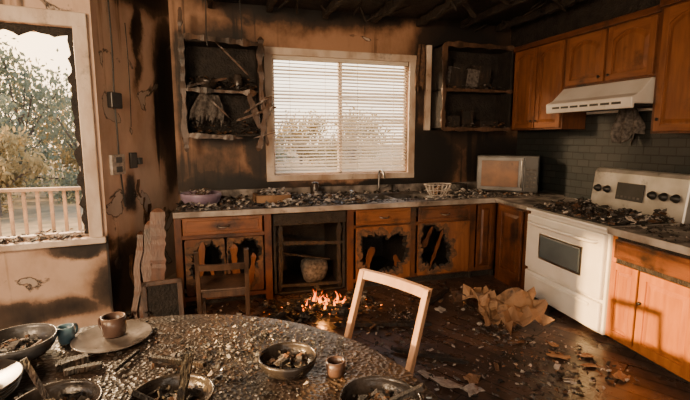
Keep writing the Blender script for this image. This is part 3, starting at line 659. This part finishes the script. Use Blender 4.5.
# ---------------------------------------------------------------- wall shelves (burned)
y0=4.85;y1=YB-.004
sl=empty('burned_wall_cabinet')
x0,x1,z0,z1=-.22,.55,1.62,2.60
boxes('frame',[(x0,x0+.02,y0+.01,y1,z0,z1),(x1-.025,x1,y0+.02,y1,z0+.20,z1),(x0,x1,y0+.02,y1,z1-.03,z1),(x0,x1,y0+.02,y1,z0,z0+.02),(x0,x1,y0+.02,y1,2.08,2.10),(x0,x1,y1-.012,y1,z0,z1)],'char',sl,bevel=.004)
ragged('face_remnants',[((x0-.01,y0-.01,z0-.16),(x0-.01,y0-.01,z1+.28),.045,.02),((x1,y0-.01,1.90),(x1,y0-.01,z1+.05),.045,.02),((x0,y0-.01,z1+.01),(x1,y0-.01,z1-.03),.02,.05),((x0,y0-.01,2.09),(x1-.05,y0-.01,2.07),.02,.045),((x0+.02,y0,2.12),(x0+.42,y0+.05,2.22),.02,.03),((x0,y0-.01,z0+.01),(x1-.2,y0-.01,z0-.02),.02,.04)],'plank',sl,12,.6)
L=[((.28,4.80,1.78),(.70,4.78,1.93),.03,.02),((.36,4.79,1.86),(.62,4.77,2.03),.025,.02),((.64,4.78,2.04),(.50,4.79,1.46),.05,.02),((.45,4.80,1.60),(.68,4.78,1.66),.02,.015),((.56,4.79,2.1),(.60,4.80,1.52),.022,.02),((-.05,4.82,2.07),(.22,4.80,1.80),.03,.015),((.10,4.84,2.57),(.42,4.82,2.25),.03,.015),((.42,4.82,2.07),(.52,4.80,1.70),.06,.012)]
ragged('broken_door_pieces',L,'plank',sl,14,.5)
cloth('hanging_cloth',.34,.36,'ash',sl,(.02,4.93,2.06),(0,.15,0),3,3,.035,.16)
lathe('scorched_pot',bowlprof(.12,.12),'bowl_dk',sl,(0,4.99,2.107),(.2,.1,0))
lathe('scorched_jar',[(.05,0),(.055,.01),(.055,.12),(.04,.15),(.04,.17),(.001,.17)],'bowl_dk',sl,(.32,4.98,2.107))
debris('shelf_debris',[(R.uniform(x0+.04,x1-.05),R.uniform(4.88,5.1),R.choice((2.102,1.642))+R.random()**2*.12,R.uniform(.02,.08)) for _ in range(260)],['char','char','ash','brown'],37,sl)
sr=empty('burned_wall_shelf')
x0,x1,z0,z1=2.72,3.70,1.70,2.72
boxes('frame',[(x0,x0+.03,y0,y1,z0,z1),(x1-.03,x1,y0,y1,z0,z1),(x0,x1,y0,y1,z1-.03,z1),(x0,x1,y0,y1,z0,z0+.03),(x0,x1,y0,y1,2.17,2.195),(x0,x1,y1-.012,y1,z0,z1)],'char',sr,bevel=.004)
ragged('scorched_edges',[((x0,y0-.012,z0),(x0,y0-.012,z1),.05,.02),((x0,y0-.012,z1-.01),(x1,y0-.012,z1-.01),.02,.05),((x0,y0-.012,2.18),(x1,y0-.012,2.18),.02,.035),((x0,y0-.012,z0+.01),(x1,y0-.012,z0+.01),.02,.045)],'plank',sr,15,.45)
xx=x0+.06;L=[];mi=[]
while xx<x0+.66:
    th=R.uniform(.02,.045); tl=R.uniform(.01,.05); hh=R.uniform(.22,.34)
    L.append(((xx,5.01,2.196),(xx+tl,5.01,2.196+hh),.17,th)); mi.append(R.choice((0,0,1,2))); xx+=th+.012
sticks('burnt_books',L,['charwood','ash','char'],sr,bevel=0,jit=0,mi=mi)
boxes('burnt_boxes',[(x0+.08,x0+.30,4.93,5.12,1.731,1.88),(x0+.34,x0+.5,4.95,5.1,1.731,1.95),(x0+.58,x0+.85,4.92,5.1,1.731,1.83)],'charwood',sr,bevel=.01)
debris('shelf_debris',[(R.uniform(x0+.05,x1-.05),R.uniform(4.87,5.1),R.choice((2.196,1.731))+R.random()**2*.06,R.uniform(.02,.07)) for _ in range(240)],['char','char','ash','brown'],38,sr)
box('trim_3',2.62,2.69,YB-.05,YB-.003,1.70,2.74,'trim')
cloth('scorched_hand_towel',.18,.62,'brown',None,(2.55,YB-.06,2.74),(0,0,.1),8,2,.03,.25)
tube('hanging_wire',[(0.02,4.6,ZC-.02),(0.03,4.6,2.8),(-.0,4.6,2.6),(.02,4.6,2.48)],.006,'blackpl')
tube('hanging_wire',[(.34,4.6,ZC-.02),(.33,4.6,2.85),(.36,4.6,2.7),(.34,4.6,2.55)],.005,'blackpl')
wf=empty('electrical_conduit',(-.86,4.0,0),aB)
tube('cable',[(.24,-.015,2.75),(.25,-.02,2.3),(.22,-.015,1.95),(.24,-.02,1.6),(.23,-.015,1.38),(.28,-.015,1.0)],.007,'blackpl',wf)
boxes('junction_box',[(.15,.29,-.05,-.001,1.85,1.98)],'blackpl',wf,bevel=.008)
boxes('outlet_plate',[(.12,.30,-.03,-.001,1.29,1.46)],'plaster',wf,bevel=.004)
boxes('outlet_sockets',[(.17,.25,-.036,-.03,1.31,1.36),(.17,.25,-.036,-.03,1.39,1.44)],'blackpl',wf,bevel=.004)
boxes('switch_plate',[(.40,.50,-.02,-.001,1.33,1.47),(.51,.57,-.03,-.001,1.36,1.42)],'blackpl',wf,bevel=.004)
tube('thin_cable',[(.46,-.01,2.6),(.47,-.02,2.1),(.45,-.01,1.7)],.004,'blackpl',wf)

# ---------------------------------------------------------------- counter items
mw=empty('microwave_oven',(3.22,4.83,.926),math.atan2(-.5,.58))
boxes('case',[(0,.72,0,.36,.015,.46)],'dsteel',mw,bevel=.012)
boxes('door',[(.01,.55,-.025,-.002,.03,.445)],'dsteel',mw,bevel=.008)
boxes('door_window',[(.06,.49,-.030,-.022,.08,.40)],'mwdoor',mw,bevel=.004)
boxes('control_panel',[(.56,.71,-.02,-.002,.03,.445)],'blackpl',mw,bevel=.004)
boxes('keypad',[(.58+.04*i,.61+.04*i,-.024,-.019,.08+.05*j,.11+.05*j) for i in range(3) for j in range(5)],'ash',mw)
tube('handle',[(.525,-.025,.08),(.525,-.05,.09),(.525,-.05,.40),(.525,-.025,.41)],.008,'steel',mw)
boxes('feet',[(.05,.1,.05,.1,0,.02),(.62,.67,.05,.1,0,.02),(.05,.1,.28,.33,0,.02),(.62,.67,.28,.33,0,.02)],'blackpl',mw)
pb=empty('mixing_bowl',(-.10,4.62,.928))
lathe('bowl',bowlprof(.20,.13,.008,.5),'lav',pb)
debris('ash_heap',[(R.gauss(0,.05),R.gauss(0,.05),.06+R.random()*.10,R.uniform(.01,.05)) for _ in range(220)],['ash','plaster','brown'],31,pb)
tr=empty('serving_tray',(.42,4.50,.928))
boxes('tray',[(0,.38,0,.28,0,.02),(0,.02,0,.28,0,.09),(.36,.38,0,.28,0,.09),(0,.38,0,.02,0,.09),(0,.38,.26,.28,0,.09)],'card',tr,bevel=.004)
debris('tray_contents',[(R.uniform(.05,.33),R.uniform(.05,.23),.021+R.random()*.11,R.uniform(.02,.08)) for _ in range(180)],['ash','plaster','char','plaster'],32,tr)
bk=empty('wire_basket',(2.58,4.66,.928))
L=[]
for k in range(16):
    a0=2*math.pi*k/16; L.append(((.10*math.cos(a0),.07*math.sin(a0),.003),(.17*math.cos(a0),.12*math.sin(a0),.13),.006))
for rx,ry,z in ((.10,.07,.004),(.135,.095,.065),(.17,.12,.13)):
    for k in range(20):
        a0=2*math.pi*k/20;a1=2*math.pi*(k+1)/20; L.append(((rx*math.cos(a0),ry*math.sin(a0),z),(rx*math.cos(a1),ry*math.sin(a1),z),.008))
sticks('wires',L,'plaster',bk,bevel=0)
debris('basket_contents',[(R.gauss(0,.035),R.gauss(0,.03),.005+R.random()*.09,R.uniform(.02,.06)) for _ in range(60)],['card','plaster','char'],33,bk)
lathe('charred_saucepan',[(.09,0),(.10,.01),(.10,.11),(.095,.11),(.09,.02),(.001,.02)],'char',None,(2.98,4.85,.927))
lathe('scorched_jar',[(.05,0),(.055,.01),(.055,.12),(.04,.15),(.04,.17),(.035,.17),(.001,.16)],'bowl_dk',None,(1.15,4.95,.927))
ragged('leaning_boards',[((-.50,4.00,0.01),(-.46,4.20,.98),.12,.02),((-.60,4.00,0.01),(-.54,4.26,.86),.09,.02),((-.68,3.96,.01),(-.62,4.22,.78),.05,.03)],'wood_d',None,16,.08)
fr=empty('broken_picture_frame',(-.44,3.80,0),0,(-.22,0,.15))
boxes('frame',[(-.14,-.10,-.015,.015,0,.42),(.14,.18,-.015,.015,0,.42),(-.14,.18,-.015,.015,0,.04),(-.14,.18,-.015,.015,.38,.42)],'plank',fr,bevel=.004)
boxes('backing',[(-.10,.14,0,.01,.04,.38)],'char',fr)

# ---------------------------------------------------------------- chairs
def chair(name,loc,rotz,w,d,hs,hb,mat,lean=.1,rails=((.0,.07),),seat=True,t=.036):
    e=empty(name,loc,rotz)
    L=[]
    for sx in (-1,1):
        x=sx*(w/2-t/2)
        L.append(((x,.06,0),(x,.02,hs),t)); L.append(((x,.02,hs-.01),(x,-lean,hb),t)); L.append(((x,d-.02,0),(x,d-.03,hs-.02),t))
        L.append(((x,.03,.2),(x,d-.03,.2),.02)); L.append(((x,.03,hs-.03),(x,d-.03,hs-.03),.02,.05))
    L.append(((-w/2+t,d-.03,hs-.03),(w/2-t,d-.03,hs-.03),.02,.05)); L.append(((-w/2+t,.03,hs-.03),(w/2-t,.03,hs-.03),.02,.05))
    L.append(((-w/2+t,d-.03,.25),(w/2-t,d-.03,.25),.02))
    sticks('legs_and_posts',L,mat,e,bevel=.004)
    def by(z): return .02-(lean+.02)*(z-hs)/(hb-hs)
    n=10
    for i,(dz,hh) in enumerate(rails):
        V=[];F=[]
        for k in range(n+1):
            t_=k/n; x=-w/2+w*t_; bow=-.02*math.sin(t_*math.pi); zc=hb-dz
            for zz in (zc-hh,zc):
                for yy in (-.014,.014): V.append((x,by(zz)+bow+yy,zz))
        for k in range(n):
            a_=4*k;b_=a_+4; F+=[(a_,b_,b_+2,a_+2),(a_+1,a_+3,b_+3,b_+1),(a_+2,b_+2,b_+3,a_+3),(a_,a_+1,b_+1,b_)]
        F+=[(0,2,3,1),(4*n,4*n+1,4*n+3,4*n+2)]
        mesh('back_rail_%d'%(i+1),V,F,mat,e)
    if seat: boxes('seat',[(-w/2,w/2,.0,d,hs,hs+.022)],mat,e,bevel=.006)
    return e
ang=math.atan2(2.01-1.62,.68-.87)
chair('dining_chair',(.68,1.81,0),ang,.43,.40,.44,.93,'wood_l',lean=.15,rails=((-.005,.04),),t=.030)
chair('dining_chair.001',(.06,3.60,0),math.radians(-4),.42,.40,.36,.72,'plank',lean=.05,rails=((0.12,.05),))

# ---------------------------------------------------------------- table
tc=(-.33,1.17)
tb=empty('round_dining_table',(tc[0],tc[1],0))
lathe('top',[(.98,.715),(1.015,.72),(1.02,.735),(1.02,.75),(1.005,.758),(.5,.7585),(.001,.7585)],'table',tb,seg=96)
lathe('apron',[(.80,.64),(.80,.716),(.78,.716),(.78,.64)],'charwood',tb,seg=64)
lathe('pedestal',[(.10,.06),(.12,.10),(.07,.18),(.06,.3),(.10,.42),(.08,.55),(.16,.64),(.001,.65)],'charwood',tb,seg=32)
sticks('feet',[((0,0,.09),(.45*math.cos(k*math.pi/2+.4),.45*math.sin(k*math.pi/2+.4),.035),.07,.06) for k in range(4)],'charwood',tb)
BW=[(-.74,1.90,.135),(-.47,1.41,.125),(-.14,1.34,.125),(.24,1.49,.105),(.46,1.14,.125),(-.80,1.62,.16),(-.42,1.96,.155)]
rg=random.Random(77); P=[]
while len(P)<8500:
    if rg.random()<.55: x=rg.gauss(.03,.24);y=rg.gauss(1.72,.18)
    else:
        x=rg.uniform(-1.3,.7);y=rg.uniform(.6,2.2)
    if (x-tc[0])**2+(y-tc[1])**2>.97: continue
    if any(math.hypot(x-q[0],y-q[1])<q[2]*.75 for q in BW): continue
    s=.003+.022*rg.random()**6; P.append((x-tc[0],y-tc[1],.7587+rg.random()**3*.008,s))
debris('table_debris',P,['char','ash','shard','shard','brown','char','plaster'],78,tb)
def bowl(name,x,y,r,h,mat,seed=0,z=.7605,fill=None,stick_=None,tilt=0):
    e=empty(name,(x,y,z),0,(tilt,0,seed))
    lathe('bowl',bowlprof(r,h),mat,e,wob=.01,seed=seed)
    if fill:
        rg=random.Random(seed); debris('burnt_contents',[(rg.gauss(0,r*.27),rg.gauss(0,r*.27),.008+rg.random()*h*.6,rg.uniform(.01,.045)) for _ in range(170)],fill,seed,e)
    if stick_: sticks('burnt_stick',stick_,'charwood',e,jit=.3,bevel=0)
    return e
bowl('serving_bowl',*BW[0][:2],BW[0][2],.08,'bowl_grey',1,fill=['ash','char','brown'])
bowl('serving_bowl',*BW[1][:2],BW[1][2],.065,'bowl_dk',2,fill=['char','brown','ash'],stick_=[((0,0,.03),(.05,.06,.20),.022,.015),((0,0,.03),(-.09,.02,.12),.02,.012)])
bowl('serving_bowl',*BW[2][:2],BW[2][2],.07,'bowl_dk',3,fill=['char','brown','char'],stick_=[((-.02,0,.03),(-.06,.02,.21),.025,.012),((.02,0,.03),(.10,.05,.12),.02,.012)])
bowl('serving_bowl',*BW[3][:2],BW[3][2],.065,'bowl_dk',4,fill=['char','ash','brown'],stick_=[((0,0,.05),(.11,.03,.09),.02,.012)])
bowl('serving_bowl',*BW[4][:2],BW[4][2],.07,'bowl_dk',5,fill=['char','ash','brown'],stick_=[((0,0,.04),(.1,.08,.13),.03,.01)])
pl=empty('stacked_plates',(*BW[5][:2],.7605))
for i in range(4): lathe('plate_%d'%(i+1),[(.09,0),(.155,.018),(.157,.022),(.15,.022),(.09,.006),(.001,.006)],'china',pl,(.004*i,.003*i,.012*i))
bb=bowl('soup_bowl',*BW[5][:2],.10,.055,'bowl_dk',9,z=.8035,fill=['char','brown','ash'])
pm=empty('dinner_plate',(*BW[6][:2],.7605))
lathe('plate',[(.09,0),(.152,.016),(.154,.02),(.148,.02),(.09,.006),(.001,.006)],'china',pm)
def mug(name,x,y,z,r,h,mat,rz=0):
    e=empty(name,(x,y,z),rz)
    lathe('cup',[(r*.8,0),(r*.95,.01),(r,h*.5),(r,h),(r-.006,h),(r-.006,h*.5),(r*.8,.012),(.001,.012)],mat,e,seg=32)
    tube('handle',[(r*.95,0,h*.8),(r+.03,0,h*.85),(r+.04,0,h*.5),(r+.03,0,h*.2),(r*.95,0,h*.2)],.006,mat,e)
    return e
mug('coffee_mug',-.42,1.99,.768,.048,.085,'mug',2.5)
mug('coffee_mug',-.60,1.99,.7605,.032,.07,'blue',1.2)
mug('coffee_mug',.40,1.42,.7605,.035,.055,'mug',1.2)
sticks('burnt_wood_block',[((-.57,1.74,.779),(-.47,1.78,.779),.05,.03),((-.53,1.70,.772),(-.41,1.72,.772),.03,.02)],'charwood',jit=.2)
sticks('burnt_sticks',[((-.25,1.72,.775),(-.05,1.60,.775),.018),((-.30,1.80,.772),(-.36,1.66,.772),.014)],'charwood',jit=.3)

# ---------------------------------------------------------------- floor debris
debris('floor_debris',scatter(3400,-.7,2.80,2.0,4.22,.001,.006,.06,41,.03,power=3,ncl=12,cond=lambda x,y:x<2.75-(4.2-y)*.03),['char','ash','brown','char','charwood','ash','plaster'],41)
debris('floor_debris',scatter(450,1.4,2.72,2.2,4.2,.001,.006,.035,42,.005,power=3),['plaster','card','brown'],42)
debris('floor_debris',scatter(800,-.85,-.25,3.4,3.95,.001,.02,.11,43,.16,power=2),['char','ash','plank','charwood'],43)
debris('floor_debris',scatter(600,.45,1.5,3.6,4.2,.001,.02,.12,44,.09,power=2),['char','char','charwood','ash'],44)
cb=empty('crumpled_cardboard',(2.40,3.16,.0))
crumple('sheet_1',.46,.38,9,7,.16,21,'card',cb,(-.02,.10,.10),(math.radians(-68),.15,.5),.006,.25,0)
crumple('sheet_2',.38,.34,7,6,.14,22,'card',cb,(.04,-.18,.09),(math.radians(-62),-.3,-.4),.006,.25,0)
crumple('sheet_3',.32,.24,6,5,.10,23,'plank',cb,(-.20,.28,.12),(math.radians(-50),.2,1.2),.006,.25,0)
crumple('sheet_4',.26,.28,6,5,.10,26,'card',cb,(-.12,-.02,.12),(math.radians(-40),.3,.2),.006,.25,0)
rg=random.Random(5)
for i,(x,y,s,mt) in enumerate([(2.40,2.46,.10,'card'),(2.60,2.40,.08,'card'),(2.50,2.28,.07,'card'),(2.5,2.62,.06,'card'),(1.42,2.36,.13,'plaster'),(1.54,2.26,.09,'plaster'),(1.62,2.38,.09,'card'),(1.35,2.52,.07,'plaster'),(1.75,2.9,.07,'brown'),(2.25,2.75,.09,'brown'),(2.0,3.5,.08,'plaster'),(2.58,2.1,.08,'card')]):
    crumple('paper_scrap',s*1.3,s,4,4,.03,50+i,mt,None,(x,y,.02),(math.radians(-84+rg.uniform(-6,6)),0,rg.uniform(0,3)),.003,.3,0)
ragged('fallen_timber',[((.95,3.45,.03),(1.75,3.20,.03),.05,.035),((1.9,3.6,.025),(2.35,3.95,.03),.04,.03),((1.25,2.9,.025),(1.7,2.55,.025),.04,.025)],'charwood',None,18,.3)
# ---------------------------------------------------------------- fire
fi=empty('small_fire',(.94,3.84,0))
def flame(name,x,y,r,h,seed,parent):
    seg=12;n=12;V=[];F=[]
    for i in range(n+1):
        t=i/n; rr=r*(math.sin(min(1,t*2.2+.35)*math.pi*.5))*(1-t)**1.1*(1+.25*math.sin(t*9+seed))
        dx=1.2*r*math.sin(t*4+seed*2)*t;dy=.5*r*math.cos(t*4+seed)*t
        for k in range(seg):
            a_=2*math.pi*k/seg; V.append((x+dx+rr*math.cos(a_)*(1+.2*math.sin(2*a_+seed+t*3)),y+dy+rr*.6*math.sin(a_),.02+h*t))
    for i in range(n):
        for k in range(seg):
            k2=(k+1)%seg; F.append((i*seg+k,i*seg+k2,(i+1)*seg+k2,(i+1)*seg+k))
    mesh(name,V,F,'flame',parent,smooth=True)
rg=random.Random(14)
for i in range(28):
    x=rg.gauss(0.02,.12); flame('flame_%d'%(i+1),x,rg.gauss(-.0,.06),rg.uniform(.010,.027),(rg.uniform(.04,.19))*math.exp(-(x/.26)**2)+.02,i*1.7,fi)
ragged('burning_logs',[((-.3,.05,.03),(.3,-.03,.04),.05,.05),((-.2,-.08,.02),(.25,.1,.05),.045,.04),((-.1,.12,.03),(.1,-.12,.06),.04,.04),((-.25,.1,.03),(-.05,-.05,.10),.03,.03)],'char',fi,19,.3)
debris('embers',[(rg.gauss(0,.20),rg.gauss(0,.08),.005+rg.random()*.03,rg.uniform(.01,.04)) for _ in range(300)],['ember','char','char'],61,fi)

# ---------------------------------------------------------------- lights
def light(name,t,loc,e,colr,size=None,target=None,sy=None):
    l=D.lights.new(name,t); l.energy=e; l.color=colr
    o=D.objects.new(name,l); col.objects.link(o); o.location=loc
    if t=='AREA':
        l.size=size
        if sy: l.shape='RECTANGLE'; l.size_y=sy
    elif t=='POINT' and size: l.shadow_soft_size=size
    if target: o.rotation_euler=(Vector(target)-Vector(loc)).to_track_quat('-Z','Y').to_euler()
    return o
s=light('sun','SUN',(-10,-2,5),19,(1,.56,.20)); s.data.angle=math.radians(1.2)
s.rotation_euler=Vector((1,.2,-.25)).to_track_quat('-Z','Y').to_euler()
light('fire_light','POINT',(.96,3.90,.24),9,(1,.36,.07),.012)
light('added_fill_light','AREA',(-2.3,-.6,2.4),235,(1,.66,.38),1.3,target=(1.0,4.0,1.2))  # unseen fill lamp added behind the camera to lift the room
light('added_backlight','AREA',(-4.6,7.6,4.1),2300,(1,.66,.36),1.5,target=(-.2,1.6,.76))  # added lamp outside the left window, out of view, backlights the table
# sky: warm low-sun glow toward the left horizon, paling upward
w=D.worlds.new('sky_world'); C.scene.world=w; w.use_nodes=True; nt=w.node_tree; N=nt.nodes; Lk=nt.links
tcn=N.new('ShaderNodeTexCoord'); sp=N.new('ShaderNodeSeparateXYZ'); Lk.new(tcn.outputs['Generated'],sp.inputs[0])
cr=N.new('ShaderNodeValToRGB'); e=cr.color_ramp.elements; e[0].position=.45; e[0].color=(.90,.66,.44,1); e[1].position=.9; e[1].color=(.40,.46,.60,1); x=e.new(.60); x.color=(1.0,.85,.66,1)
mr=N.new('ShaderNodeMapRange'); mr.inputs[1].default_value=-1; mr.inputs[2].default_value=1; Lk.new(sp.outputs['Z'],mr.inputs[0]); Lk.new(mr.outputs[0],cr.inputs[0])
dt=N.new('ShaderNodeVectorMath'); dt.operation='DOT_PRODUCT'; dt.inputs[1].default_value=Vector((-.62,.76,.20)).normalized(); Lk.new(tcn.outputs['Generated'],dt.inputs[0])
gl=N.new('ShaderNodeMapRange'); gl.interpolation_type='SMOOTHSTEP'; gl.inputs[1].default_value=.80; gl.inputs[2].default_value=1.0; Lk.new(dt.outputs['Value'],gl.inputs[0])
gm=N.new('ShaderNodeMix'); gm.data_type='RGBA'; gm.inputs[7].default_value=(1.9,1.25,.62,1); Lk.new(gl.outputs[0],gm.inputs[0]); Lk.new(cr.outputs[0],gm.inputs[6])
Lk.new(gm.outputs[2],N['Background'].inputs[0]); N['Background'].inputs[1].default_value=4.6
cam=D.cameras.new('camera'); co=D.objects.new('camera',cam); col.objects.link(co); co.location=(0,0,1.6)
co.rotation_euler=(math.radians(82),0,math.radians(-17)); cam.lens=22.96; cam.sensor_width=36; cam.clip_start=.05
C.scene.camera=co
